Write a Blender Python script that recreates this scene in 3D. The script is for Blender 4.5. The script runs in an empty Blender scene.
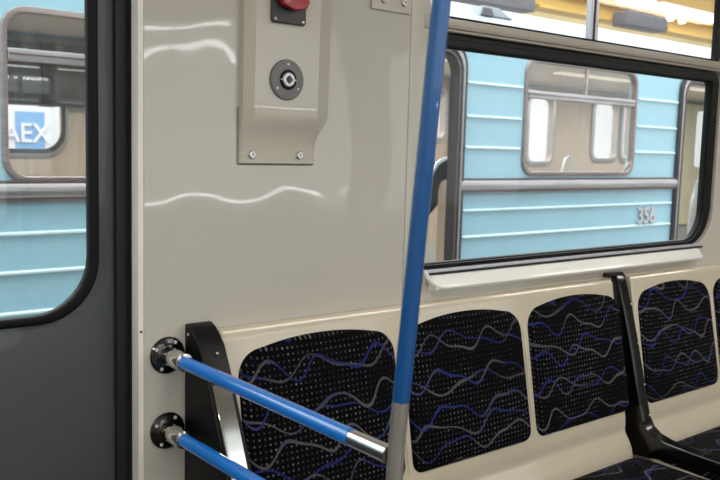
import bpy, bmesh, math, random
from mathutils import Vector, Matrix
random.seed(4)
C = bpy.context.scene.collection
PI = math.pi

# ------------------------------------------------------------------ materials
def lin(c):
    return tuple((v/255/12.92 if v/255 <= .04045 else ((v/255+.055)/1.055)**2.4) for v in c)

def mat(name, rgb, rough=.5, metal=0., var=.06, scale=6., coat=0., bump=0., bscale=4., spec=.5, emit=None, estr=0., stretch=(1,1,1)):
    m = bpy.data.materials.new(name); m.use_nodes = True
    nt = m.node_tree; N = nt.nodes; L = nt.links
    b = N['Principled BSDF']
    tc = N.new('ShaderNodeTexCoord'); mp = N.new('ShaderNodeMapping'); mp.inputs['Scale'].default_value = stretch
    L.new(tc.outputs['Object'], mp.inputs['Vector'])
    nz = N.new('ShaderNodeTexNoise'); nz.inputs['Scale'].default_value = scale; nz.inputs['Detail'].default_value = 4
    L.new(mp.outputs[0], nz.inputs['Vector'])
    mr = N.new('ShaderNodeMapRange'); mr.inputs[1].default_value = .3; mr.inputs[2].default_value = .7
    mr.inputs[3].default_value = 1-var; mr.inputs[4].default_value = 1+var
    L.new(nz.outputs['Fac'], mr.inputs[0])
    mx = N.new('ShaderNodeVectorMath'); mx.operation = 'SCALE'; mx.inputs[0].default_value = lin(rgb)
    L.new(mr.outputs[0], mx.inputs['Scale']); L.new(mx.outputs[0], b.inputs['Base Color'])
    b.inputs['Roughness'].default_value = rough; b.inputs['Metallic'].default_value = metal
    b.inputs['Coat Weight'].default_value = coat; b.inputs['Coat Roughness'].default_value = .03
    b.inputs['Specular IOR Level'].default_value = spec
    if bump:
        n2 = N.new('ShaderNodeTexNoise'); n2.inputs['Scale'].default_value = bscale; n2.inputs['Detail'].default_value = 1
        L.new(mp.outputs[0], n2.inputs['Vector'])
        bp = N.new('ShaderNodeBump'); bp.inputs['Strength'].default_value = 1; bp.inputs['Distance'].default_value = bump
        L.new(n2.outputs['Fac'], bp.inputs['Height'])
        L.new(bp.outputs[0], b.inputs['Normal']); L.new(bp.outputs[0], b.inputs['Coat Normal'])
    if emit:
        b.inputs['Emission Color'].default_value = (*lin(emit), 1); b.inputs['Emission Strength'].default_value = estr
    return m

def glass_mat(name, tint=(1,1,1), base=.04, haze=0.):
    m = bpy.data.materials.new(name); m.use_nodes = True
    nt = m.node_tree; N = nt.nodes; L = nt.links
    N.remove(N['Principled BSDF'])
    tr = N.new('ShaderNodeBsdfTransparent'); tr.inputs[0].default_value = (*tint, 1)
    gl = N.new('ShaderNodeBsdfGlossy'); gl.inputs['Roughness'].default_value = .02
    lw = N.new('ShaderNodeLayerWeight'); lw.inputs['Blend'].default_value = .5
    p = N.new('ShaderNodeMath'); p.operation = 'POWER'; p.inputs[1].default_value = 5; L.new(lw.outputs['Facing'], p.inputs[0])
    q = N.new('ShaderNodeMath'); q.operation = 'MULTIPLY_ADD'; q.inputs[1].default_value = .6; q.inputs[2].default_value = base
    L.new(p.outputs[0], q.inputs[0])
    mx = N.new('ShaderNodeMixShader'); L.new(q.outputs[0], mx.inputs[0]); L.new(tr.outputs[0], mx.inputs[1]); L.new(gl.outputs[0], mx.inputs[2])
    last = mx
    if haze:
        df = N.new('ShaderNodeBsdfDiffuse'); df.inputs[0].default_value = (.85, .87, .9, 1)
        tc = N.new('ShaderNodeTexCoord'); mp = N.new('ShaderNodeMapping'); mp.inputs['Scale'].default_value = (9, 1, .8)
        nz = N.new('ShaderNodeTexNoise'); nz.inputs['Scale'].default_value = 2.5; nz.inputs['Detail'].default_value = 3
        L.new(tc.outputs['Object'], mp.inputs[0]); L.new(mp.outputs[0], nz.inputs['Vector'])
        h = N.new('ShaderNodeMapRange'); h.inputs[1].default_value = .35; h.inputs[2].default_value = .8; h.inputs[3].default_value = haze*.3; h.inputs[4].default_value = haze*1.6
        L.new(nz.outputs['Fac'], h.inputs[0])
        m2 = N.new('ShaderNodeMixShader'); L.new(h.outputs[0], m2.inputs[0]); L.new(mx.outputs[0], m2.inputs[1]); L.new(df.outputs[0], m2.inputs[2])
        last = m2
    L.new(last.outputs[0], N['Material Output'].inputs['Surface'])
    return m

def fabric_mat():
    m = bpy.data.materials.new('patterned_moquette'); m.use_nodes = True
    nt = m.node_tree; N = nt.nodes; L = nt.links; b = N['Principled BSDF']
    def inp(node, i, v):
        if hasattr(v, 'is_output'): L.new(v, node.inputs[i])
        else: node.inputs[i].default_value = v
    def mth(op, a, c=0., d=0.):
        n = N.new('ShaderNodeMath'); n.operation = op
        inp(n, 0, a); inp(n, 1, c); inp(n, 2, d); return n.outputs[0]
    tc = N.new('ShaderNodeTexCoord'); oi = N.new('ShaderNodeObjectInfo')
    sp = N.new('ShaderNodeSeparateXYZ'); L.new(tc.outputs['Object'], sp.inputs[0])
    u = mth('MULTIPLY_ADD', oi.outputs['Random'], 3.0, sp.outputs[0])
    v = mth('ADD', mth('SUBTRACT', sp.outputs[2], sp.outputs[1]), mth('MULTIPLY', oi.outputs['Random'], 1.7))
    cb = N.new('ShaderNodeCombineXYZ'); inp(cb, 0, u); inp(cb, 1, v)
    P = cb.outputs[0]
    def noise(scale, detail=1., off=0.):
        n = N.new('ShaderNodeTexNoise'); n.inputs['Scale'].default_value = scale; n.inputs['Detail'].default_value = detail
        va = N.new('ShaderNodeVectorMath'); va.operation = 'ADD'; va.inputs[1].default_value = (off, off*.7, off*.3); L.new(P, va.inputs[0])
        L.new(va.outputs[0], n.inputs['Vector']); return n.outputs['Fac']
    # woven dots
    G = 1/.0125
    gu = mth('MULTIPLY', u, G); gv = mth('MULTIPLY', v, G)
    du = mth('SUBTRACT', mth('FRACT', gu), .5); dv = mth('SUBTRACT', mth('FRACT', gv), .5)
    r = mth('SQRT', mth('ADD', mth('MULTIPLY', du, du), mth('MULTIPLY', dv, dv)))
    dot = mth('LESS_THAN', r, .19)
    cell = N.new('ShaderNodeCombineXYZ'); inp(cell, 0, mth('FLOOR', gu)); inp(cell, 1, mth('FLOOR', gv))
    wn = N.new('ShaderNodeTexWhiteNoise'); wn.noise_dimensions = '2D'; L.new(cell.outputs[0], wn.inputs['Vector'])
    bright = mth('POWER', wn.outputs['Value'], 2.6)
    patch = mth('MULTIPLY', mth('SUBTRACT', noise(7., 1., 5.), .36), 4.); 
    pc = N.new('ShaderNodeClamp'); L.new(patch, pc.inputs[0])
    dotf = mth('MULTIPLY', mth('MULTIPLY', dot, mth('MULTIPLY_ADD', bright, .8, .2)), mth('MULTIPLY_ADD', pc.outputs[0], .8, .2))
    # wave lines
    def waves(k1, k2, amp, spacing, width, ph):
        n = noise(1.6, 0., ph)
        s1 = mth('SINE', mth('MULTIPLY_ADD', u, 2*PI/k1, mth('MULTIPLY_ADD', n, 7., mth('MULTIPLY', v, 11.+ph))))
        s2 = mth('SINE', mth('MULTIPLY_ADD', u, 2*PI/k2, ph*2+1))
        t = mth('MULTIPLY_ADD', s1, amp, mth('MULTIPLY_ADD', s2, amp*.35, v))
        q = mth('ADD', mth('DIVIDE', t, spacing), ph)
        fr = mth('ABSOLUTE', mth('SUBTRACT', mth('FRACT', q), .5))
        w = mth('MULTIPLY_ADD', noise(9., 0., ph+3), width*1.5, width*.4)
        return mth('LESS_THAN', fr, mth('DIVIDE', w, spacing)), mth('FLOOR', q)
    wa, ia = waves(.172, .097, .020, .082, .0027, .13)
    wb, ib = waves(.215, .118, .019, .105, .0025, 2.41)
    def rgbmix(f, a, c):
        n = N.new('ShaderNodeMix'); n.data_type = 'RGBA'
        inp(n, 0, f)
        for i, x in ((6, a), (7, c)):
            if hasattr(x, 'is_output'): L.new(x, n.inputs[i])
            else: n.inputs[i].default_value = (*x, 1)
        return n.outputs[2]
    sel = N.new('ShaderNodeMapRange'); sel.inputs[1].default_value = .44; sel.inputs[2].default_value = .56
    L.new(noise(4.5, 0., 9.), sel.inputs[0])
    blue, grey = lin((44, 50, 118)), lin((98, 96, 98))
    ca = rgbmix(sel.outputs[0], blue, grey); cbm = rgbmix(sel.outputs[0], grey, blue)
    vis = mth('MULTIPLY_ADD', noise(5., 0., 14.), 1.5, -.1); vc = N.new('ShaderNodeClamp'); L.new(vis, vc.inputs[0])
    base = rgbmix(noise(60., 2.), lin((3, 3, 5)), lin((7, 7, 10)))
    dcol = rgbmix(wn.outputs['Color'], lin((150, 140, 118)), lin((90, 98, 130)))
    c1 = rgbmix(dotf, base, dcol)
    c2 = rgbmix(mth('MULTIPLY', wb, mth('MULTIPLY_ADD', vc.outputs[0], .7, .25)), c1, cbm)
    c3 = rgbmix(mth('MULTIPLY', wa, mth('MULTIPLY_ADD', vc.outputs[0], .45, .5)), c2, ca)
    L.new(c3, b.inputs['Base Color'])
    b.inputs['Roughness'].default_value = .85; b.inputs['Sheen Weight'].default_value = 0
    b.inputs['Specular IOR Level'].default_value = .1
    bp = N.new('ShaderNodeBump'); bp.inputs['Strength'].default_value = .3; bp.inputs['Distance'].default_value = .001
    L.new(noise(500., 0.), bp.inputs['Height']); L.new(bp.outputs[0], b.inputs['Normal'])
    return m

MT = {}
MT['beige'] = mat('beige_panel', (204, 200, 190), .4, coat=.8, var=.02, scale=3, bump=.0045, bscale=4.2, spec=.2)
MT['beige_flat'] = mat('beige_plastic', (206, 200, 188), .35, coat=.5, var=.02)
MT['shell'] = mat('cream_fibreglass', (218, 207, 184), .22, coat=.6, var=.02, bump=.001, bscale=6)
MT['cream'] = mat('cream_ledge', (246, 243, 238), .3, coat=.5, var=.02)
MT['edge'] = mat('lit_edge_and_mark_white', (250, 244, 240), .4, var=.02)  # panel end whitened for the door light it catches; also plain white marks
MT['door'] = mat('grey_door_paint', (74, 77, 79), .3, coat=.35, var=.08, scale=5, bump=.002, bscale=5)
MT['rubber'] = mat('black_rubber', (7, 7, 8), .5, var=.1, spec=.25)
MT['seal'] = mat('dark_seal', (26, 26, 31), .5, var=.1)
MT['blackp'] = mat('black_gloss_plastic', (9, 9, 10), .2, var=.08, coat=.3)
MT['blackm'] = mat('black_satin_plastic', (10, 10, 11), .42, var=.08, spec=.3)
MT['blue'] = mat('blue_pole_enamel', (20, 124, 220), .2, coat=.6, var=.03)
MT['pole'] = mat('shaded_blue_pole_enamel', (14, 84, 150), .2, coat=.8, var=.03)  # same paint as the rails, darkened for the pole's backlit side
MT['chrome'] = mat('chrome', (205, 203, 198), .12, 1., var=.04, scale=12)
MT['dchrome'] = mat('smoked_chrome', (92, 90, 88), .12, 1., var=.05)
MT['steel'] = mat('brushed_steel', (206, 203, 198), .26, .75, var=.1, scale=30, stretch=(6, 6, .3))
MT['mirror'] = mat('polished_steel_strip', (246, 244, 238), .1, 1., var=.02, bump=.003, bscale=6)
MT['alu'] = mat('window_bar_grey', (176, 168, 156), .4, .2, var=.04)
MT['alub'] = mat('aluminium', (226, 226, 234), .3, .4, var=.04)
MT['ringg'] = mat('grey_ring_plastic', (118, 116, 116), .4, var=.04)
MT['dplate'] = mat('charcoal_plate', (62, 60, 62), .4, var=.08)
MT['red'] = mat('red_handle', (168, 14, 16), .3, coat=.4, var=.05)
MT['fabric'] = fabric_mat()
MT['glass'] = glass_mat('clear_glass', (.97, .985, .985), .025, .03)
MT['glass_door'] = glass_mat('door_glass', (.9, .93, .93), .06, .03)
MT['glass_train'] = glass_mat('dusty_glass', (.95, .95, .94), .07, .06)
MT['tblue'] = mat('light_blue_paint', (160, 206, 220), .35, coat=.3, var=.05, scale=2.2, bump=.002, bscale=2)
MT['troof'] = mat('white_roof_paint', (158, 168, 174), .5, var=.05)
MT['trib'] = mat('pale_blue_rib', (214, 236, 242), .4, var=.05)
MT['tchrome'] = mat('weathered_aluminium', (176, 172, 172), .3, .7, var=.22, scale=5, stretch=(.6, 1, 22))
MT['tchrome2'] = mat('brown_reflecting_frame', (150, 138, 134), .35, .6, var=.2, scale=5, stretch=(.6, 1, 22))  # chrome tinted brown in place of the brown it reflects
MT['tceil'] = mat('pinkish_ceiling_paint', (214, 200, 190), .4, var=.08, scale=2, stretch=(.5, 4, 1))
MT['tbrown'] = mat('brown_streaked_rail', (104, 88, 84), .45, .3, var=.3, scale=4, stretch=(.7, 1, 30))  # brown metal with streaks stretched along the rail
MT['tframe'] = mat('dark_door_rubber', (44, 43, 48), .4, .2, var=.15)
MT['ttan'] = mat('tan_laminate', (184, 166, 148), .5, var=.12, scale=5, stretch=(6, 1, .5))
MT['tcream'] = mat('cream_laminate', (214, 203, 172), .5, var=.06)
MT['tfloor'] = mat('grey_linoleum', (172, 170, 164), .6, var=.06)
MT['tdark'] = mat('dark_panel', (28, 25, 27), .45, var=.2)
MT['tdark2'] = mat('brown_black_panel', (42, 38, 36), .4, var=.15)
MT['seam'] = mat('dark_beige_seam', (150, 140, 122), .6, var=.05)  # darker beige joint line round the box cover
MT['tcloth'] = mat('black_seat_cloth', (16, 15, 17), .95, var=.1, spec=.02)
MT['num'] = mat('silver_numerals', (214, 206, 206), .35, .3, var=.05)
MT['numd'] = mat('numeral_outline', (112, 112, 122), .6, var=.05)  # grey offset copy behind the numerals, for their darker outline
MT['floor'] = mat('speckled_grey_floor', (70, 68, 66), .5, var=.2, scale=60)
MT['ceil'] = mat('white_ceiling', (226, 224, 218), .4, var=.02)
MT['lamp'] = mat('lamp_diffuser', (255, 252, 244), .5, emit=(255, 250, 240), estr=5)
MT['conc'] = mat('concrete', (150, 148, 142), .8, var=.15, scale=1.5)
MT['dwall'] = mat('pale_depot_wall', (236, 238, 240), .8, var=.05, scale=.6)
MT['dcream'] = mat('cream_depot_roof', (226, 206, 158), .8, var=.16, scale=.35)
MT['yellow'] = mat('yellow_crane_paint', (204, 168, 88), .5, var=.35, scale=.5, stretch=(.4, 1, 3))
MT['ochre'] = mat('ochre_steel', (186, 152, 84), .6, var=.25, scale=.6)
MT['gsteel'] = mat('dark_grey_steel', (92, 92, 98), .5, var=.15)
MT['tlamp'] = mat('dim_lamp_cover', (230, 220, 205), .4, emit=(255, 244, 225), estr=.5)
MT['dlamp'] = mat('depot_lamp_glow', (255, 255, 255), .5, emit=(255, 255, 250), estr=4)
MT['tubeglow'] = mat('tube_lamp_glow', (255, 255, 255), .5, emit=(255, 255, 255), estr=13)
MT['sblue'] = mat('sign_blue', (120, 176, 226), .5, var=.04)
MT['swhite'] = mat('sign_white', (240, 242, 248), .5, var=.02)

# ------------------------------------------------------------------ geometry
def link(name, me, m, parent=None, smooth=True):
    o = bpy.data.objects.new(name, me); C.objects.link(o)
    if m is not None and len(me.materials) == 0: me.materials.append(MT[m] if isinstance(m, str) else m)
    if parent: o.parent = parent
    if smooth:
        for p in me.polygons: p.use_smooth = True
        try: me.set_sharp_from_angle(angle=math.radians(35))
        except Exception: pass
    return o

class MB:
    def __init__(s): s.bm = bmesh.new()
    def box(s, a, b, bev=0.):
        r = bmesh.ops.create_cube(s.bm, size=1)['verts']
        c = [(a[i]+b[i])/2 for i in range(3)]; d = [abs(b[i]-a[i]) for i in range(3)]
        for v in r: v.co = Vector([v.co[i]*d[i]+c[i] for i in range(3)])
        if bev:
            es = list({e for v in r for e in v.link_edges})
            bmesh.ops.bevel(s.bm, geom=es, offset=bev, segments=3, affect='EDGES', profile=.6)
        return s
    def prism(s, prof, x0, x1, axis='X', bev=0.):
        """polygon profile swept along an axis. X: profile is (y,z); Y: (x,z); Z: (x,y)."""
        def p(a, b, t): return {'X': (t, a, b), 'Y': (a, t, b), 'Z': (a, b, t)}[axis]
        A = [s.bm.verts.new(p(a, b, x0)) for a, b in prof]; B = [s.bm.verts.new(p(a, b, x1)) for a, b in prof]
        n = len(prof); fs = [s.bm.faces.new(A), s.bm.faces.new(B[::-1])]
        for i in range(n): fs.append(s.bm.faces.new((A[i], B[i], B[(i+1) % n], A[(i+1) % n])))
        bmesh.ops.recalc_face_normals(s.bm, faces=fs)
        if bev:
            es = list(set(fs[0].edges) | set(fs[1].edges))
            bmesh.ops.bevel(s.bm, geom=es, offset=bev, segments=3, affect='EDGES', profile=.6)
        return s
    def tube(s, pts, r, seg=18, cap=True, rad=None):
        pts = [Vector(p) for p in pts]; n = len(pts); rings = []
        nrm = None
        for i, p in enumerate(pts):
            t = (pts[min(i+1, n-1)]-pts[max(i-1, 0)]).normalized()
            if nrm is None:
                nrm = t.cross(Vector((0, 0, 1)));
                if nrm.length < .1: nrm = t.cross(Vector((1, 0, 0)))
            nrm = (nrm-t*nrm.dot(t)).normalized(); bn = t.cross(nrm)
            rr = rad[i] if rad else r
            rings.append([s.bm.verts.new(p+(nrm*math.cos(2*PI*k/seg)+bn*math.sin(2*PI*k/seg))*rr) for k in range(seg)])
        fs = []
        for a, b in zip(rings, rings[1:]):
            for k in range(seg): fs.append(s.bm.faces.new((a[k], a[(k+1) % seg], b[(k+1) % seg], b[k])))
        if cap: fs += [s.bm.faces.new(rings[0][::-1]), s.bm.faces.new(rings[-1])]
        bmesh.ops.recalc_face_normals(s.bm, faces=fs)
        return s
    def lathe(s, prof, center, axis=(0, -1, 0), seg=40):
        """prof: (radius, distance along axis)"""
        ax = Vector(axis).normalized(); u = ax.orthogonal().normalized(); w = ax.cross(u); c = Vector(center)
        rings = []
        for r, h in prof:
            rings.append([s.bm.verts.new(c+ax*h+(u*math.cos(2*PI*k/seg)+w*math.sin(2*PI*k/seg))*max(r, 1e-5)) for k in range(seg)])
        fs = []
        for a, b in zip(rings, rings[1:]):
            for k in range(seg): fs.append(s.bm.faces.new((a[k], a[(k+1) % seg], b[(k+1) % seg], b[k])))
        fs += [s.bm.faces.new(rings[0][::-1]), s.bm.faces.new(rings[-1])]
        bmesh.ops.recalc_face_normals(s.bm, faces=fs)
        return s
    def build(s, name, m, parent=None, smooth=True):
        me = bpy.data.meshes.new(name); s.bm.to_mesh(me); s.bm.free()
        return link(name, me, m, parent, smooth)

def rr(x0, z0, x1, z1, r, seg=8):
    """rounded rectangle; r = one radius or (bl, br, tr, tl)"""
    if not isinstance(r, (tuple, list)): r = (r,)*4
    out = []
    for (cx, cz, a0, q) in ((x0+r[0], z0+r[0], PI, r[0]), (x1-r[1], z0+r[1], 1.5*PI, r[1]), (x1-r[2], z1-r[2], 0, r[2]), (x0+r[3], z1-r[3], .5*PI, r[3])):
        if q < 1e-5: out.append((cx, cz)); continue
        for k in range(seg+1):
            a = a0+.5*PI*k/seg; out.append((cx+q*math.cos(a), cz+q*math.sin(a)))
    return out

def plate(name, outer, holes, y0, y1, m, parent=None, bev=0., kind=None):
    """a flat plate in the XZ plane between y0 and y1 with holes"""
    cu = bpy.data.curves.new(name, 'CURVE'); cu.dimensions = '2D'; cu.fill_mode = 'BOTH'
    for loop in [outer]+list(holes):
        sp = cu.splines.new('POLY'); sp.points.add(len(loop)-1)
        for p, (x, z) in zip(sp.points, loop): p.co = (x, z, 0, 1)
        sp.use_cyclic_u = True
    cu.extrude = abs(y1-y0)/2-bev; cu.bevel_depth = bev; cu.bevel_resolution = 2
    if bev: cu.offset = -bev
    t = bpy.data.objects.new('tmp', cu); C.objects.link(t)
    dg = bpy.context.evaluated_depsgraph_get(); me = bpy.data.meshes.new_from_object(t.evaluated_get(dg))
    bpy.data.objects.remove(t)
    yc = (y0+y1)/2
    for v in me.vertices: v.co = (v.co.x, yc-v.co.z, v.co.y)   # (x, y, z)->(x,-z,y)
    me.update()
    bm = bmesh.new(); bm.from_mesh(me); bmesh.ops.remove_doubles(bm, verts=bm.verts, dist=1e-5)
    bmesh.ops.recalc_face_normals(bm, faces=bm.faces); bm.to_mesh(me); bm.free()
    me.materials.clear()
    o = link(name, me, m, parent)
    return o

def pane(name, loop, y, m, parent):
    bm = bmesh.new(); vs = [bm.verts.new((x, y, z)) for x, z in loop]; f = bm.faces.new(vs)
    f.normal_update()
    if f.normal.y > 0: f.normal_flip()
    me = bpy.data.meshes.new(name); bm.to_mesh(me); bm.free()
    return link(name, me, m, parent, False)

def text_mesh(name, s, size, loc, m, parent=None, depth=.004, rotx=PI/2, sx=1.):
    cu = bpy.data.curves.new(name, 'FONT'); cu.body = s; cu.size = size; cu.extrude = depth; cu.offset = .012*size
    t = bpy.data.objects.new('tmp', cu); C.objects.link(t)
    dg = bpy.context.evaluated_depsgraph_get(); me = bpy.data.meshes.new_from_object(t.evaluated_get(dg))
    bpy.data.objects.remove(t)
    for v in me.vertices: v.co.x *= sx
    me.transform(Matrix.Translation(loc) @ Matrix.Rotation(rotx, 4, 'X'))
    me.materials.clear()
    return link(name, me, m, parent, False)

def thing(name, label, cat, loc=(0, 0, 0), group=None):
    o = bpy.data.objects.new(name, None); C.objects.link(o); o.location = loc
    o.empty_display_size = .05
    o['label'] = label; o['category'] = cat
    if group: o['group'] = group
    return o
def tag(o, label, cat, group=None, kind=None):
    o['label'] = label; o['category'] = cat
    if group: o['group'] = group
    if kind: o['kind'] = kind
    return o
def struct(o, label=None):
    o['kind'] = 'structure'
    if label: o['label'] = label
    return o
def settle(root):
    """move the root's origin to its loc while its parts keep the world coordinates they were modelled in"""
    for ch in root.children:
        ch.matrix_parent_inverse = Matrix.Translation(root.location).inverted()

def screw(name, c, r, m, parent, axis=(0, -1, 0), h=.004):
    mb = MB(); mb.lathe([(r, 0), (r, h*.5), (r*.75, h), (r*.42, h), (r*.38, h*.35), (0, h*.35)], c, axis, 16)
    return mb.build(name, m, parent)

# ================================================================== CAR INTERIOR SHELL
Z0, ZC = 0.0, 2.22
XL, XR = -3.0, 6.5
YB = -2.62                                             # opposite side wall
WIN = dict(x0=1.432, x1=2.797, z0=1.045, z1=1.628)     # opening of the big window
TR = dict(x0=1.432, x1=2.797, z0=1.660, z1=1.96)       # opening of the transom

# beige panel beside the door; its rounded end, whitened for the light on it, makes the door jamb
w1 = plate('wall_left', rr(.704, Z0+.002, 1.3665, ZC-.002, .002, 2), [], .0, .045, 'beige'); struct(w1)
w1e = plate('trim_1', rr(.693, Z0+.002, .7035, ZC-.002, .003, 3), [], .001, .030, 'edge'); struct(w1e)
fx = MB(); fx.lathe([(.0024, 0), (.0024, .002), (.001, .003)], (.698, .001, .985), (0, -1, 0), 12); fx.build('screw', 'dchrome', w1e)
# wall carrying the window
holes = [rr(WIN['x0'], WIN['z0'], WIN['x1'], WIN['z1'], (.02, .115, .03, .02)), rr(TR['x0'], TR['z0'], TR['x1'], TR['z1'], (.02, .02, .07, .05))]
w2 = plate('wall_right', [(1.369, Z0+.002), (XR, Z0+.002), (XR, ZC-.002), (1.369, ZC-.002)], holes, .0, .03, 'beige_flat', bev=.004); struct(w2)
# groove backing, outer skin behind the panels
w3 = plate('wall_outer', [(.76, Z0), (XR, Z0), (XR, ZC), (.76, ZC)],
           [rr(WIN['x0']-.03, WIN['z0']-.05, WIN['x1']+.32, WIN['z1']+.01, .02), rr(TR['x0']-.03, TR['z0']-.005, TR['x1']+.32, TR['z1']+.08, .02)], .10, .13, 'gsteel'); struct(w3)
g = MB().box((1.360, .046, Z0+.002), (1.376, .06, ZC)); struct(g.build('trim_2', 'seal'))

# main window
win = bpy.data.objects.new('window_1', None); C.objects.link(win); struct(win, 'large side window with black gasket and cream sill above the seats')
plate('gasket', rr(1.412, 1.046, 2.797, 1.6265, (.03, .125, .04, .03)), [rr(1.442, 1.0655, 2.738, 1.590, (.012, .10, .015, .012))], .010, .030, 'rubber', win, .004)
plate('inner_gasket_lip', rr(1.432, 1.056, 2.752, 1.612, (.02, .11, .03, .02)), [rr(1.438, 1.0615, 2.742, 1.594, (.012, .10, .015, .012))], .002, .011, 'rubber', win, .002)
pane('pane', rr(1.441, 1.0645, 2.739, 1.591, (.012, .10, .015, .012)), .024, 'glass', win)
MB().box((1.44, -.006, 1.043), (2.72, .011, 1.0505), .002).build('silver_lip', 'alub', win)
MB().box((1.44, -.003, 1.036), (2.74, .011, 1.0425), .001).build('seal_strip', 'seal', win)
# sloped sill tray with a rounded left end
sm = MB()
sill = [(.0, 1.037), (-.010, 1.036), (-.027, 1.014), (-.030, 1.007), (-.027, 1.001), (-.0, .999)]
sm.prism(sill, 1.452, 2.70, 'X', .003)
so = sm.build('sill', 'cream', win)
lm = MB()
lm.tube([(1.435, -.004, 1.050), (1.438, -.012, 1.036), (1.448, -.022, 1.018), (1.468, -.026, 1.009), (1.50, -.026, 1.007)], .006, 10)
lm.build('sill_end', 'cream', win)
# mid bar and transom
win2 = bpy.data.objects.new('window_2', None); C.objects.link(win2); struct(win2, 'hopper window above the big side window')
MB().box((1.41, -.002, 1.6275), (2.80, .05, 1.6605), .004).build('bar', 'alu', win2)
MB().prism([(-.0021, 1.634), (-.007, 1.6365), (-.0075, 1.6405), (-.0021, 1.643)], 1.433, 2.796, 'X').build('bar_ridge', 'alu', win2)
plate('gasket', rr(1.412, 1.6612, 2.795, 1.965, (.02, .02, .08, .06)), [rr(1.440, 1.6685, 2.765, 1.945, (.01, .01, .075, .05))], .012, .032, 'rubber', win2, .003)
pane('pane', rr(1.439, 1.668, 2.766, 1.946, (.01, .01, .075, .05)), .027, 'glass', win2)
MB().box((2.076, .010, 1.667), (2.086, .0265, 1.946), .002).build('mullion', 'seal', win2)
MB().box((2.0865, .009, 1.667), (2.099, .0265, 1.946), .002).build('mullion_strip', 'alub', win2)
MB().box((2.063, .009, 1.667), (2.0755, .0265, 1.946), .002).build('mullion_strip', 'alub', win2)

# sliding door on the left, set back in its pocket
door = plate('door_1', [(-.60, Z0+.01), (.745, Z0+.01), (.745, 2.0), (-.60, 2.0)], [rr(-.05, 1.018, .632, 1.86, .115)], .058, .088, 'door', bev=.003); struct(door, 'grey sliding door leaf with a rounded window')
plate('gasket', rr(-.07, 1.008, .6365, 1.88, .115), [rr(-.045, 1.0255, .6165, 1.855, .105)], .046, .066, 'rubber', door, .005)
pane('pane', rr(-.046, 1.025, .6175, 1.856, .105), .062, 'glass_door', door)
MB().box((.668, .0425, Z0+.01), (.6925, .0578, 2.0), .006).build('shaded_edge_strip', 'seal', door)  # dark strip standing in for the shaded gap at the door's edge
d2 = plate('door_2', [(-1.96, Z0+.01), (-.605, Z0+.01), (-.605, 2.0), (-1.96, 2.0)], [rr(-1.85, 1.018, -.72, 1.86, .115)], .058, .088, 'door', bev=.003); struct(d2)
pane('pane', rr(-1.85, 1.018, -.72, 1.86, .115), .07, 'glass_door', d2)
struct(plate('wall_left_end', [(XL, Z0), (-1.96, Z0), (-1.96, ZC), (XL, ZC)], [], .0, .10, 'beige_flat'))
struct(MB().box((-1.96, .0, 2.002), (.689, .10, ZC)).build('trim_3', 'beige_flat'))

# floor, ceiling, opposite side
struct(MB().box((XL, YB-.06, -.06), (XR, .13, 0)).build('floor', 'floor'))
struct(MB().box((XL, YB-.06, ZC), (XR, .13, ZC+.06)).build('ceiling', 'ceil'))
opp = plate('wall_front', [(XL, Z0), (XR, Z0), (XR, ZC), (XL, ZC)],
            [rr(-2.6, .93, -1.1, 1.97, .06), rr(-.6, .93, .25, 1.97, .06), rr(.45, .93, 1.3, 1.97, .06), rr(1.85, .93, 3.25, 1.97, .06), rr(3.6, .93, 5.0, 1.97, .06)], YB-.05, YB, 'beige_flat'); struct(opp)
for k, (a, b) in enumerate(((-2.6, -1.1), (-.6, .25), (.45, 1.3), (1.85, 3.25), (3.6, 5.0))):
    w = plate('window_%d' % (k+3), rr(a-.03, .90, b+.03, 2.0, .09), [rr(a, .93, b, 1.97, .06)], YB-.055, YB+.012, 'rubber', None, .004); struct(w)
    pane('pane', rr(a, .93, b, 1.97, .06), YB-.03, 'glass', w)
    MB().box((a, YB+.0125, .885), (b, YB+.05, .90), .004).build('sill', 'cream', w)
struct(MB().box((XL-.05, YB-.06, 0), (XL, .13, ZC)).build('wall_end_left', 'beige_flat'))
struct(MB().box((XR, YB-.06, 0), (XR+.05, .13, ZC)).build('wall_end_right', 'beige_flat'))

# ceiling lamps (out of frame, they light the car)
for k in range(4):
    x = -1.9+2.1*k
    t = thing('ceiling_lamp', 'long white diffuser lamp on the car ceiling', 'lamp', (x, -1.30, ZC), 'ceiling lamps along the car')
    a = MB().box((x-.8, -1.40, ZC-.035), (x+.8, -1.20, ZC-.001), .008).build('housing', 'ceil', t)
    b = MB().box((x-.77, -1.385, ZC-.05), (x+.77, -1.215, ZC-.0355), .004).build('diffuser', 'lamp', t)
    settle(t)

# ================================================================== EMERGENCY UNIT ON THE PANEL
t = thing('emergency_unit_box', 'beige moulded box on the wall panel with grey lock ring and red handle', 'control box', (1.0, 0, 1.308))
bm = bmesh.new()
# cross-sections: (z, xl_base, xl_front, xr_front, xr_base, depth)
secs = []
for z, d in ((1.308, .007), (1.330, .008), (1.352, .011), (1.372, .017), (1.386, .024), (1.398, .029), (1.410, .031), (1.50, .032), (1.62, .033), (1.80, .033)):
    k = (d-.007)/.026
    secs.append((z, .908, .913+.009*k, 1.089-.003*k, 1.091+.036*k, d))
rings = []
for z, a, b, c, e, d in secs:
    r = .004
    pts = [(a, -.0005), (a+.001, -d*.45), (b-.001, -d*.85), (b+.004, -d), ((b+c)/2, -d), (c-.004, -d), (c+.0015, -d*.85), (e-.001, -d*.35), (e, -.0005)]
    rings.append([bm.verts.new((x, y, z)) for x, y in pts])
for A, B in zip(rings, rings[1:]):
    for i in range(len(A)-1): bm.faces.new((A[i], A[i+1], B[i+1], B[i]))
bm.faces.new(rings[0]); bm.faces.new(rings[-1][::-1])
bmesh.ops.recalc_face_normals(bm, faces=bm.faces)
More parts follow.
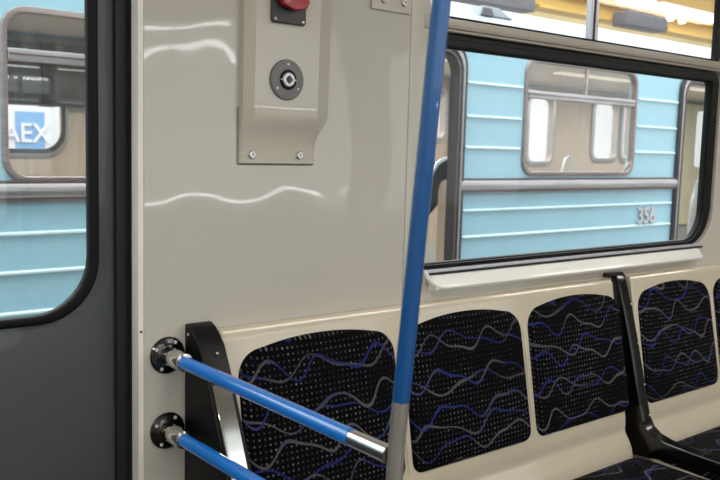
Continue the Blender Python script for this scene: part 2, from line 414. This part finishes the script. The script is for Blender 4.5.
me = bpy.data.meshes.new('cover'); bm.to_mesh(me); bm.free(); link('cover', me, 'beige_flat', t)
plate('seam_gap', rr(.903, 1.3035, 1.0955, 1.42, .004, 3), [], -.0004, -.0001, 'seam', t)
for x in (.934, 1.052): screw('screw', (x, -.0083, 1.3255), .0088, 'steel', t, h=.005)
# lock ring
cx, cz, cy = 1.0, 1.4785, -.0318
ring = MB().lathe([(.041, 0), (.041, .003), (.039, .0055), (.0225, .0065), (.0215, .0065)], (cx, cy, cz)).build('lock_ring', 'ringg', t)
MB().lathe([(.0205, 0), (.0205, .0072), (.0185, .0082), (.0145, .0078)], (cx, cy, cz)).build('rubber_ring', 'rubber', ring)
cyl = MB().lathe([(.0145, 0), (.0142, .010), (.0125, .0118), (.0082, .0118), (.0078, .0095), (0, .0095)], (cx, cy, cz)).build('lock_cylinder', 'alub', ring)
kb = MB(); kb.lathe([(.0066, .0096), (.0066, .0104), (0, .0104)], (cx, cy, cz), seg=16)
kb.build('key_slot', 'tbrown', cyl)
kb = MB(); kb.box((cx-.0085, cy-.0124, cz-.001), (cx+.0085, cy-.0105, cz+.001)); kb.box((cx-.001, cy-.0126, cz-.0085), (cx+.001, cy-.0107, cz+.0085)); kb.build('cross_mark', 'dplate', cyl)
for a in (90, 215, 325): screw('screw', (cx+.031*math.cos(math.radians(a)), cy-.006, cz+.031*math.sin(math.radians(a))), .0026, 'alub', ring, h=.0015)
for s in (-1, 1): MB().box((cx+s*.0172-.0016, cy-.0094, cz-.0012), (cx+s*.0172+.0016, cy-.0078, cz+.0012), .0004).build('white_mark', 'edge', ring)
# red handle on charcoal plate
pl = plate('handle_plate', rr(.958, 1.5895, 1.041, 1.70, .006, 4), [], -.040, -.0325, 'dplate', t, .002)
MB().lathe([(.033, 0), (.033, .004), (.029, .007), (0, .007)], (1.0, -.0395, 1.648)).build('handle_boss', 'tdark', pl)
hb = MB(); hb.prism([(.966, 1.636), (.972, 1.623), (1.000, 1.614), (1.028, 1.620), (1.036, 1.633), (1.030, 1.648), (1.0, 1.662), (.970, 1.655)], -.062, -.047, 'Y', .004)
hb.build('red_handle', 'red', pl)
for x, z in ((.966, 1.5965), (1.033, 1.5965), (.966, 1.6925), (1.033, 1.6925)): screw('screw', (x, -.0398, z), .0035, 'steel', pl, h=.002)
settle(t)

# screwed hatch plate at top right of the panel
t = thing('hatch_plate', 'small beige plate with two screws at the panel top edge', 'plate', (1.30, 0, 1.653))
plate('plate', rr(1.243, 1.653, 1.3615, 1.80, .003, 3), [], -.006, -.0005, 'beige_flat', t, .0015)
for x in (1.276, 1.3385): 
    for z in (1.676, 1.776): screw('screw', (x, -.0057, z), .0088, 'steel', t, h=.005)
settle(t)

# ================================================================== HANDRAILS
PX, PYb = .752, -.672
t = thing('grab_pole', 'tall bent blue pole with bare steel lower section beside the seats', 'pole', (PX, PYb, 0))
R = .0120
def polexy(z):      # the pole leans away from the seats towards its top
    y = -.672-.030*max(0, (z-.9))/.1*.2 if False else -.672-.095*max(0., z-.93)
    return y
zs = [1.013, 1.1, 1.2, 1.3, 1.4, 1.5, 1.6, 1.8, 2.0, ZC-.002]
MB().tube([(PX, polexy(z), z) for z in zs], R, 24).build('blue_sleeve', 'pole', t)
zb = [.002, .2, .4, .6, .8, .9, .95, 1.0, 1.0128]
MB().tube([(PX, polexy(z), z) for z in zb], R-.0004, 24).build('steel_post', 'steel', t)
MB().lathe([(.04, 0), (.04, .006), (.016, .010), (.013, .03)], (PX, polexy(0), .0005), (0, 0, 1)).build('foot_flange', 'steel', t)
settle(t)
for z, lab in ((.9325, 'upper blue grab rail from wall flange to the pole'), (.781, 'lower blue grab rail fixed to wall beside the black seat end')):
    t = thing('grab_rail', lab, 'handrail', (PX, 0, z), 'blue grab rails')
    fl = MB().lathe([(.0365, .0005), (.0365, .0035), (.034, .006), (.022, .0075), (.020, .009)], (PX, 0, z)).build('wall_flange', 'dchrome', t)
    for a in (60, 150, 240, 330): screw('screw', (PX+.029*math.cos(math.radians(a)), -.0063, z+.029*math.sin(math.radians(a))), .0036, 'alub', fl, h=.002)
    MB().lathe([(.0182, .0085), (.0182, .066), (.0174, .0715), (.0132, .073), (.0, .073)], (PX, 0, z)).build('socket', 'chrome', t)
    MB().tube([(PX, -.0735, z), (PX, -.3, z), (PX, -.578, z)], .0130, 24).build('blue_sleeve', 'blue', t)
    cb = MB(); cb.tube([(PX, -.5785, z), (PX, -.61, z), (PX, -.64, z), (PX, -.6598, z)], .0116, 24, rad=[.0120, .0124, .0124, .0128])
    cb.build('end_fitting', 'chrome', t)
    settle(t)

# ================================================================== SEATS
PITCH, T0 = .4475, math.atan2(.072, .38)
TOPY, TOPZ = -.036, .952
def shell_y(z): return -.036-(TOPZ-z)*math.tan(T0)*.98
def pad_outline(w=.431, h=.362, n=10):
    pts = []
    hw = w/2
    # bottom-left corner round, bottom edge, bottom-right, right side, top arch, left side
    r = .028
    for k in range(7): a = PI+.5*PI*k/6; pts.append((-hw+.004+r+r*math.cos(a), r+r*math.sin(a)))
    for k in range(7): a = 1.5*PI+.5*PI*k/6; pts.append((hw-.004-r+r*math.cos(a), r+r*math.sin(a)))
    rt = .058
    x1 = hw-.006
    arch = lambda x: h-.034*(abs(x)/hw)**2.2
    zt = arch(x1-rt)-rt
    for k in range(10):
        a = .5*PI*k/9*.93; pts.append((x1-rt+rt*math.cos(a), zt+rt*math.sin(a)))
    for k in range(1, 14):
        x = (x1-rt)*(1-2*k/14); pts.append((x, arch(x)))
    for k in range(10):
        a = PI-.5*PI*(9-k)/9*.93; pts.append((-x1+rt+rt*math.cos(a), zt+rt*math.sin(a)))
    return pts
def puffy(outline, depth, base=.012, axis='Y'):
    bm = bmesh.new(); n = len(outline)
    cx = sum(p[0] for p in outline)/n; cz = (min(p[1] for p in outline)+max(p[1] for p in outline))/2
    hw = max(p[0] for p in outline)-cx; hz = max(p[1] for p in outline)-cz
    prof = [(0, -base), (0, .0), (.0025, depth*.35), (.008, depth*.62), (.018, depth*.80), (.04, depth*.92), (.08, depth*.98), (.13, depth), (.17, depth)]
    rings = []
    for ins, y in prof:
        sx, sz = (hw-ins)/hw, (hz-ins*hz/hw*1.0)/hz if ins > .05 else (hz-ins)/hz
        rings.append([bm.verts.new((cx+(x-cx)*sx, -y, cz+(z-cz)*sz)) for x, z in outline])
    for A, B in zip(rings, rings[1:]):
        for i in range(n): bm.faces.new((A[i], A[(i+1) % n], B[(i+1) % n], B[i]))
    bm.faces.new(rings[-1]); bm.faces.new(rings[0][::-1])
    bmesh.ops.recalc_face_normals(bm, faces=bm.faces)
    me = bpy.data.meshes.new('pad'); bm.to_mesh(me); bm.free(); return me
pad_me = puffy(pad_outline(), .014)
cush_me = puffy(rr(-.217, 0, .217, .47, (.05, .05, .045, .045)), .04, .02)   # later laid flat
XB1, XB2 = .852, 2.2755
# matrix_world assignment before settling: parts sit in world space, so use basis directly
def bench_build(x0, label, off):
    x1 = x0+3*PITCH-.012
    t = thing('seat_bench', label, 'seat', ((x0+x1)/2, -.3, 0), 'three-place benches')
    inv = Matrix.Translation(t.location).inverted()
    prof = [(-.0008, .974), (-.018, .9765), (-.028, .973), (-.034, .964), (-.036, .952)]
    prof += [(shell_y(z), z) for z in (.90, .80, .70, .60)]
    prof += [(-.106, .570), (-.108, .552), (-.107, .538), (-.110, .526), (-.124, .505), (-.134, .485), (-.140, .455), (-.142, .432)]
    prof += [(-.60, .415), (-.625, .405), (-.632, .385), (-.62, .36), (-.20, .34), (-.12, .30), (-.0008, .28)]
    sh = MB().prism(prof, x0, x1, 'X', .006)
    for k in (1, 2):                                   # raised ribs between the pads
        xr = x0+off+.003+PITCH*k
        sh.tube([(xr, shell_y(z)+.002, z) for z in (.585, .62, .70, .80, .88, .905)], .007, 12, rad=[.002, .006, .0065, .0065, .006, .002])
    o = sh.build('seat_shell', 'shell', t); o.matrix_parent_inverse = inv
    for k in range(3):
        xc = x0+off+.003+PITCH*(k+.5)
        p = link('backrest_pad', pad_me, 'fabric', t); p.matrix_parent_inverse = inv
        p.location = (xc, shell_y(.592)-.0005, .590); p.rotation_euler = (T0*-1, 0, 0)
        c = link('seat_cushion', cush_me, 'fabric', t); c.matrix_parent_inverse = inv
        c.location = (xc, -.60, .432); c.rotation_euler = (-PI/2, 0, 0)
    for k in (-1, 1):
        xx = (x0+x1)/2+k*.45
        o = MB().box((xx-.025, -.40, .008), (xx+.025, -.34, .352), .006).build('leg', 'steel', t); o.matrix_parent_inverse = inv
        o = MB().box((xx-.03, -.43, .0005), (xx+.03, -.31, .008), .002).build('foot_plate', 'steel', t); o.matrix_parent_inverse = inv
    return t
bench_build(XB1, 'cream three-place bench with patterned pads, nearest the door', .014)
bench_build(XB2, 'cream three-place bench with patterned pads, right of black divider', .004)

# black divider arm between the benches
def arm_profile():
    # outer (front) boundary top -> arm tip -> back along the underside -> behind the shell
    return [(-.0005, .986), (-.004, .989), (-.012, .988), (-.021, .978), (-.029, .955), (-.040, .92), (-.056, .87), (-.080, .785), (-.102, .70), (-.124, .614),
            (-.136, .571), (-.152, .543), (-.177, .526), (-.213, .517), (-.30, .511), (-.39, .508), (-.52, .506), (-.575, .500), (-.59, .488), (-.575, .476), (-.52, .473), (-.40, .474),
            (-.30, .470), (-.22, .462), (-.165, .455), (-.13, .452), (-.09, .452), (-.03, .48), (-.0005, .60)]
t = thing('seat_divider', 'black gloss armrest divider between the two benches', 'armrest', (2.243, -.05, .46))
MB().prism(arm_profile(), 2.2205, 2.2665, 'X', .006).build('arm', 'blackp', t)
MB().prism([(-.0006, .990), (-.018, .989), (-.023, .982), (-.020, .9775), (-.0006, .9775)], 2.178, 2.2203, 'X', .002).build('wall_tab', 'blackp', t)
for z in (.895, .78, .66, .572): screw('screw', (2.2585, {.895: -.0500, .78: -.0815, .66: -.1125, .572: -.1360}[z], z), .004, 'steel', t, axis=(0, -1, .2), h=.002)
settle(t)
# black end panel of the first bench with polished strip
t = thing('seat_end_panel', 'black end panel of the first bench with polished metal strip', 'armrest', (.82, -.05, .5))
epf = [(-.0006, .990), (-.010, .992), (-.028, .985), (-.040, .975), (-.062, .955), (-.098, .885), (-.132, .81), (-.172, .72), (-.21, .63), (-.235, .56), (-.27, .525), (-.36, .515), (-.56, .510), (-.59, .49), (-.57, .47), (-.30, .465), (-.16, .44), (-.16, .0015), (-.0006, .0015)]
MB().prism(epf, .7895, .8455, 'X', .005).build('panel', 'blackm', t)
def off(p, d): return p
strip = [(-.099, .8865), (-.134, .811), (-.174, .721), (-.212, .631), (-.237, .562), (-.232, .560), (-.207, .632), (-.168, .723), (-.128, .813), (-.094, .888)]
strip = [(y-.0035, z+.001) for y, z in strip]
MB().prism(strip, .7955, .8335, 'X', .001).build('metal_strip', 'mirror', t)
for y, z in ((-.012, .972), (-.034, .925)): screw('screw', (.7893, y-.004, z), .0032, 'steel', t, axis=(-1, 0, 0), h=.002)
screw('screw', (.822, -.0715, .9408), .0032, 'steel', t, axis=(0, -1, .45), h=.002)
settle(t)

# ================================================================== TRAIN ON THE NEXT TRACK
YT, YF = 2.5, 5.0
TX0, TX1 = -4.0, 17.0
P = 3.55
t = thing('metro_car', 'light blue ribbed metro car with chrome belt rail on the next track', 'train', (5.45, 3.8, -1.0))
DO = [(3.25+P*k, 4.06+P*k) for k in range(-2, 4)]
wins = [(4.765+P*k, 6.10+P*k) for k in range(-2, 4)]
hol = [rr(a, .02, b, 1.965, (.004, .004, .13, .13)) for a, b in DO]+[rr(a, 1.187, b, 1.978, .10) for a, b in wins]
DO = [(6.84-P*1, 4.06)]+[(6.84, 7.62)]
hol = [rr(a-.004, .01, b+.004, 1.962, (.004, .004, .13, .13)) for a, b in ((-.26, .52), (3.25, 4.06), (6.84, 7.62), (10.4, 11.2))]
hol += [rr(1.215, 1.157, 2.55, 1.91, .10)]+[rr(a, 1.187, b, 1.978, .10) for a, b in ( (4.765, 6.105), (8.32, 9.65), (11.9, 13.2))]
plate('body_side', [(TX0, -.55), (TX1, -.55), (TX1, 2.08), (TX0, 2.08)], hol, YT, YT+.05, 'tblue', t)
plate('far_side', [(TX0, -.1), (TX1, -.1), (TX1, 2.08), (TX0, 2.08)],
      [rr(-1.2, 1.24, 2.385, 2.0, .16), rr(5.0, 1.45, 6.42, 1.95, .1), rr(7.80, 1.22, 8.22, 1.95, .1), rr(9.05, 1.27, 9.52, 1.97, .12), rr(9.66, 1.27, 9.80, 1.97, .06), rr(11.40, 1.17, 11.95, 1.97, .08), rr(12.5, 1.2, 13.6, 1.95, .1)], YF, YF+.05, 'ttan', t)
roof = [(YT, 2.075), (YT+.03, 2.16), (YT+.10, 2.235), (YT+.22, 2.305), (YT+.4, 2.375), (YT+.8, 2.47), (3.75, 2.53), (YF-.3, 2.36), (YF-.1, 2.235), (YF+.05, 2.075), (YF, 2.075), (YF-.15, 2.19), (3.75, 2.30), (YT+.25, 2.20), (YT+.12, 2.12), (YT+.04, 2.075)]
MB().prism(roof, TX0, TX1, 'X').build('roof', 'troof', t)
MB().box((TX0, YT+.05, -.06), (TX1, YF, .0)).build('floor_plate', 'tfloor', t)
MB().box((TX0, YT, -.95), (TX1, YF+.05, -.56)).build('underframe', 'gsteel', t)
# ribs pressed into the side
bays = [(.63, 3.17), (4.17, 6.74), (7.72, 10.3)]
rb = MB()
for a, b in bays:
    dz = -.026 if a < 1 else 0
    for z in (.20+dz, .38+dz, .56+dz, .75+dz, .93+dz):
        rb.prism([(YT+.001, z-.011), (YT-.012, z-.004), (YT-.012, z+.004), (YT+.001, z+.011)], a, b, 'X')
    for z in (1.355+dz, 1.562+dz, 1.782+dz):
        wa, wb = [(p, q) for p, q in ((1.215, 2.55), (4.765, 6.105), (8.32, 9.65)) if a < p < b][0]
        rb.prism([(YT+.001, z-.011), (YT-.012, z-.004), (YT-.012, z+.004), (YT+.001, z+.011)], a, wa-.045, 'X')
        rb.prism([(YT+.001, z-.011), (YT-.012, z-.004), (YT-.012, z+.004), (YT+.001, z+.011)], wb+.045, b, 'X')
rb.build('ribs', 'trib', t)
for a, b in bays:
    br = MB(); br.prism([(YT, 1.066), (YT-.022, 1.070), (YT-.030, 1.085), (YT-.030, 1.12), (YT-.022, 1.135), (YT, 1.140)], a-.05, b+.03, 'X')
    r = br.build('belt_rail', 'tchrome', t)
    MB().box((a-.05, YT-.024, 1.052), (b+.03, YT, 1.066)).build('belt_edge', 'tbrown', r)
    MB().box((a-.05, YT-.020, 1.1405), (b+.03, YT, 1.150)).build('belt_edge', 'tbrown', r)
# windows
for a, b in ((1.215, 2.55), (4.765, 6.105), (8.32, 9.65)):
    dz = -.03 if a < 2 else 0; dt = -.04 if a < 2 else 0
    f = plate('window_frame', rr(a-.022, 1.165+dz, b+.022, 2.0+dz+dt, .115), [rr(a+.008, 1.197+dz, b-.008, 1.968+dz+dt, .095)], YT-.014, YT+.03, 'tchrome2', t, .006)
    MB().box((a+.01, YT-.016, 1.716+dz), (b-.01, YT+.03, 1.770+dz), .008).build('hopper_bar', 'tchrome', f)
    MB().box((a+.012, YT-.0175, 1.740+dz), (b-.012, YT-.0162, 1.748+dz)).build('bar_groove', 'tbrown', f)
    MB().box((a+.69, YT, 1.770+dz), (a+.71, YT+.02, 1.965+dz+dt), .004).build('hopper_mullion', 'tchrome', f)
    pane('pane', rr(a+.006, 1.195+dz, b-.006, 1.970+dz+dt, .095), YT+.012, 'glass_train', f)
# door portals with dark rubber and chrome
for a, b in ((-.26, .52), (3.25, 4.06), (6.84, 7.62)):
    f = plate('door_frame', [*rr(a-.09, -.02, b+.088, 2.05, (.0, .0, .18, .18))], [[*rr(a, .012, b, 1.955, (.0, .0, .13, .13))]], YT-.025, YT+.056, 'tframe', t, .006)
    plate('chrome_strip', rr(a-.056, -.02, b+.058, 2.02, (.0, .0, .16, .16)), [rr(a-.036, -.01, b+.040, 1.992, (.0, .0, .15, .15))], YT-.031, YT-.0255, 'tchrome', f, .002)
    plate('brown_edge', rr(a-.02, -.01, b+.02, 1.975, (.0, .0, .14, .14)), [rr(a-.006, .0, b+.006, 1.961, (.0, .0, .13, .13))], YT-.030, YT-.0255, 'tbrown', f, .002)
# running number
nb = text_mesh('number_outline', '356', .182, (6.228, YT-.0125, .768), 'numd', t, .0005, sx=.98)
nf = text_mesh('number', '356', .182, (6.220, YT-.016, .774), 'num', t, .003, sx=.98)
# interior of the train
MB().box((TX0, YF-.03, 0), (TX1, YF-.001, .34)).build('skirting', 'tfloor', t)
for x0, x1 in ((1.2, 2.205), (2.30, 2.76)):
    dk = MB().box((x0, YF-.10, 1.575), (x1, YF-.012, 2.03), .01).build('dark_panel', 'tdark', t)
    MB().box((x0+.05, YF-.104, 1.65), (x1-.05, YF-.1005, 1.80), .001).build('advert_frame', 'tdark2', dk)
    MB().box((x0+.02, YF-.108, 1.845), (x1-.02, YF-.1005, 1.855), .001).build('pale_strip', 'alub', dk)
    MB().box((x0+.03, YF-.112, 1.60), (x1-.03, YF-.1045, 1.62), .001).build('blue_rail', 'gsteel', dk)
MB().box((2.2055, YF-.115, 1.57), (2.2995, YF-.012, 2.03), .004).build('reflection_post', 'rubber', t)  # dark upright standing in for a reflection in the glass
plate('far_window_rim', rr(-1.25, 1.20, 2.425, 2.02, .18), [rr(-1.19, 1.25, 2.375, 1.99, .155)], YF-.03, YF-.002, 'tchrome', t, .004)
plate('far_window_seal', rr(-1.22, 1.225, 2.4, 2.0, .17), [rr(-1.18, 1.258, 2.367, 1.985, .15)], YF-.034, YF-.0305, 'tdark', t)
for a, b, z0 in ((9.05, 9.52, 1.27), (9.66, 9.80, 1.27), (5.0, 6.42, 1.45), (7.8, 8.22, 1.22)):
    plate('far_window_rim', rr(a-.05, z0-.05, b+.05, 2.0, .13), [rr(a, z0, b, 1.96, .09)], YF-.03, YF-.002, 'tchrome', t, .004)
MB().box((6.5, YF-.06, .36), (7.55, YF-.0305, 2.05)).build('cream_panel', 'tcream', t)
plate('far_door_leaf', rr(10.9, .36, 12.3, 2.05, .02), [rr(11.40, 1.17, 11.95, 1.97, .08)], YF-.05, YF-.031, 'tcream', t, .004)
pane('far_door_pane', rr(11.40, 1.17, 11.95, 1.97, .08), YF-.04, 'glass_train', t)
for x in (4.42, 6.50, .85, 2.95):
    plate('wind_screen', [(0, 0), (.42, 0), (.42, 1.02), (.40, 1.08), (.36, 1.10), (0, 1.10)], [], 0, .02, 'ttan', t).matrix_local = Matrix.Translation((x, YT+.05, .02)) @ Matrix.Rotation(PI/2, 4, 'Z')
for x in (5.80, 9.2):
    MB().tube([(x, 2.95, 1.10), (x+.01, 2.95, 1.20), (x+.04, 2.95, 1.285), (x+.085, 2.95, 1.30), (x+.13, 2.95, 1.275), (x+.17, 2.95, 1.20), (x+.18, 2.95, 1.10)], .011, 10).build('grab_loop', 'alub', t)
MB().tube([(8.42, 3.0, 1.31), (8.30, 3.0, 1.248), (8.176, 3.0, 1.177), (8.04, 3.0, 1.047), (7.984, 3.0, .898), (7.96, 3.0, .648), (7.95, 3.0, .02)], .024, 10).build('diagonal_rail', 'alub', t)
MB().box((4.5, YT+.07, .05), (6.4, YT+.50, .45), .03).build('bench_base', 'ttan', t)
# high-backed dark seat just inside the left doorway
sb = MB(); sb.prism([(4.24, .55), (4.38, .83), (4.47, .91), (4.62, 1.03), (4.80, 1.08), (4.80, 1.25), (4.62, 1.262), (4.50, 1.255), (4.42, 1.20), (4.37, 1.10), (4.32, .98), (4.18, .60)], YT+.55, YT+.63, 'Y', .02)
s_ = sb.build('dark_seat_back', 'tcloth', t)
MB().tube([(4.27, YT+.53, .90), (4.33, YT+.53, 1.06), (4.38, YT+.53, 1.16), (4.44, YT+.53, 1.235), (4.52, YT+.53, 1.272), (4.66, YT+.53, 1.28), (4.80, YT+.53, 1.27)], .014, 10).build('seat_rim_tube', 'alub', s_)
for x in (1.75, 3.7, 5.5, 7.3, 9.1):
    MB().box((x-.6, 3.70, 2.08), (x+.6, 3.80, 2.0985)).build('lamp_strip', 'tlamp', t)
MB().box((TX0, YT+.12, 2.10), (TX1, YF-.06, 2.12)).build('ceiling_panel', 'tceil', t)
# roof vent
MB().prism([(4.40, 2.26), (4.42, 2.325), (4.60, 2.325), (4.74, 2.265)], YT+.13, YT+.32, 'Y', .01).build('roof_vent', 'troof', t)
MB().prism([(4.41, 2.262), (4.425, 2.312), (4.50, 2.312), (4.53, 2.262)], YT+.118, YT+.1295, 'Y').build('vent_mouth', 'gsteel', t)
settle_inv = Matrix.Translation(t.location).inverted()
for ch in t.children: ch.matrix_parent_inverse = settle_inv

# ================================================================== DEPOT HALL
struct(MB().box((-25, -25, -1.06), (60, 22, -1.0)).build('ground', 'conc'))
struct(MB().box((-25, 18, -1), (60, 18.3, 9)).build('wall_back', 'dcream'))
struct(MB().box((-25, 13.4, -1), (60, 13.6, 4.55)).build('wall_depot', 'dwall'))
gi = MB().prism([(12.2, 6.3), (12.8, 6.3), (12.8, 6.22), (12.54, 6.22), (12.54, 5.55), (12.8, 5.55), (12.8, 5.47), (12.2, 5.47), (12.2, 5.55), (12.46, 5.55), (12.46, 6.22), (12.2, 6.22)], -10, 50, 'X').build('crane_girder', 'ochre')
MB().box((44.7, 12.25, -1), (45.2, 12.75, 5.469)).build('column', 'ochre', gi); MB().box((-8.2, 12.25, -1), (-7.7, 12.75, 5.469)).build('column', 'ochre', gi)
tag(gi, 'upper ochre crane girder high beyond the blue metro car', 'girder', 'crane girders beyond the train')
gi2 = MB().prism([(11.65, 5.12), (12.15, 5.12), (12.15, 5.06), (11.93, 5.06), (11.93, 4.72), (12.15, 4.72), (12.15, 4.66), (11.65, 4.66), (11.65, 4.72), (11.85, 4.72), (11.85, 5.06), (11.65, 5.06)], 16.0, 50, 'X').build('crane_girder', 'yellow')
MB().box((48.0, 11.7, -1), (48.4, 12.1, 4.659)).build('column', 'yellow', gi2)
tag(gi2, 'lower yellow crane girder just above the metro car roof', 'girder', 'crane girders beyond the train')
d = MB(); d.box((10.5, 11.6, 4.5), (15.8, 12.2, 5.6), .04)
tag(d.build('air_duct', 'gsteel'), 'dark grey duct beside the yellow girder, above the metro car', 'duct')
d = MB(); d.box((18.8, 11.15, 4.5), (20.6, 11.62, 4.86), .05); d.tube([(20.55, 11.4, 4.7), (20.9, 11.4, 4.66)], .08, 12)
tag(d.build('crane_motor', 'gsteel'), 'dark motor box hanging under the yellow girder', 'motor')
for i, (x0, x1, y, z) in enumerate(((19.4, 20.6, 11.5, 5.28), (20.9, 27.5, 11.5, 5.30), (16.2, 18.6, 11.5, 5.58))):
    tl = thing('strip_lamp', ['short bright strip lamp left of the long one', 'long bright strip lamp over the yellow girder', 'bright strip lamp near the duct'][i], 'lamp', ((x0+x1)/2, y, z), 'depot strip lamps')
    MB().box((x0, y, z), (x1, y+.5, z+.06), .01).build('housing', 'swhite', tl)
    MB().box((x0+.05, y-.03, z-.09), (x1-.05, y+.45, z-.001), .02).build('tube', 'dlamp', tl)
    settle(tl)
for i, x in enumerate((21.3, 21.9)):
    b = MB().lathe([(.03, 0), (.05, -.05), (.10, -.10), (.09, -.16), (.0, -.18)], (x, 11.53, 4.98+.1), (0, 0, 1), 16)
    tag(b.build('work_lamp', 'dlamp'), ['left one of two small glowing lamps on the yellow girder', 'right one of two small glowing lamps on the yellow girder'][i], 'lamp', 'small lamps on the girder')
# board with letters seen through the left train window
sg = thing('sign_board', 'white board with light blue panel and white letters beyond the train', 'sign', (2.9, 8, 0))
plate('board', rr(1.0, -.98, 3.9, 2.4, .03), [], 8.0, 8.06, 'swhite', sg)
plate('blue_panel', rr(2.98, 1.06, 3.29, 1.615, .005), [], 7.985, 7.9995, 'sblue', sg)
text_mesh('lettering', 'AEX', .29, (2.84, 7.972, 1.29), 'swhite', sg, .008, sx=.92)
settle(sg)

# ================================================================== LIGHT
w = bpy.data.worlds.new('hall_light'); bpy.context.scene.world = w; w.use_nodes = True
bg = w.node_tree.nodes['Background']; bg.inputs[0].default_value = (.93, .97, 1, 1); bg.inputs[1].default_value = 1.7
def area(name, loc, rot, sx, sy, power, col=(1, 1, 1)):
    l = bpy.data.lights.new(name, 'AREA'); l.shape = 'RECTANGLE'; l.size = sx; l.size_y = sy; l.energy = power; l.color = col
    o = bpy.data.objects.new(name, l); C.objects.link(o); o.location = loc; o.rotation_euler = rot; return o
for k in range(4): area('car_lamp_light', (-1.9+2.1*k, -1.30, ZC-.056), (0, 0, 0), 1.5, .15, 17 if k == 0 else 9.5, (1, .94, .85))
area('hall_lamp_light', (5, 1.2, 7), (0, 0, 0), 22, 2.5, 1100, (.95, .98, 1))
area('hall_lamp_light', (6, 9, 7.5), (0, 0, 0), 30, 5, 1600, (1, .98, .95))

for x in (1.5, 5.4, 9.3): area('train_lamp_light', (x, 3.75, 2.05), (0, 0, 0), 2.5, .3, 46, (1, .97, .9))
# unseen lamps added opposite for streaks mirrored in the panel; low one invented
for i, (y, z) in enumerate(((-6.0, 2.372), (-6.0, 2.165), (-6.0, .769))):
    tl = thing('streak_lamp', ['upper tube lamp outside the opposite windows', 'middle tube lamp outside the opposite windows', 'low added streak lamp outside the opposite windows'][i], 'lamp', (4.5, y, z), 'tube lamps beyond the opposite side')
    a, b = (3.45, 5.75) if z < 1 else (3.45, 4.55)
    MB().box((a, y-.06, z-.03), (b, y-.021, z+.03), .01).build('housing', 'swhite', tl)
    lt = MB()
    cut = [(a, a+.4), (a+.48, b)] if z > 1 else [(a, a+1.2), (a+1.26, b)]
    for p, q in cut: lt.tube([(p, y, z), (q, y, z)], .016, 10)
    lt.build('tube', 'tubeglow', tl)
    settle(tl)
# ================================================================== CAMERA
cd = bpy.data.cameras.new('camera'); cam = bpy.data.objects.new('camera', cd); C.objects.link(cam)
cd.sensor_width = 36; cd.lens = 855.41/720*36; cd.clip_start = .02; cd.clip_end = 300
r = Vector((0.77436787, -0.63215415, 0.02712065)); u = Vector((0.04867455, 0.10225069, 0.99356710)); b = Vector((-0.63086067, -0.76806635, 0.10994947))
cd.dof.use_dof = True; cd.dof.focus_distance = 2.0; cd.dof.aperture_fstop = 7
cam.matrix_world = Matrix(((r.x, u.x, b.x, 0), (r.y, u.y, b.y, -1.5), (r.z, u.z, b.z, 1.35), (0, 0, 0, 1)))
sc = bpy.context.scene; sc.camera = cam
sc.view_settings.view_transform = 'Standard'; sc.view_settings.look = 'None'; sc.view_settings.exposure = 0.0
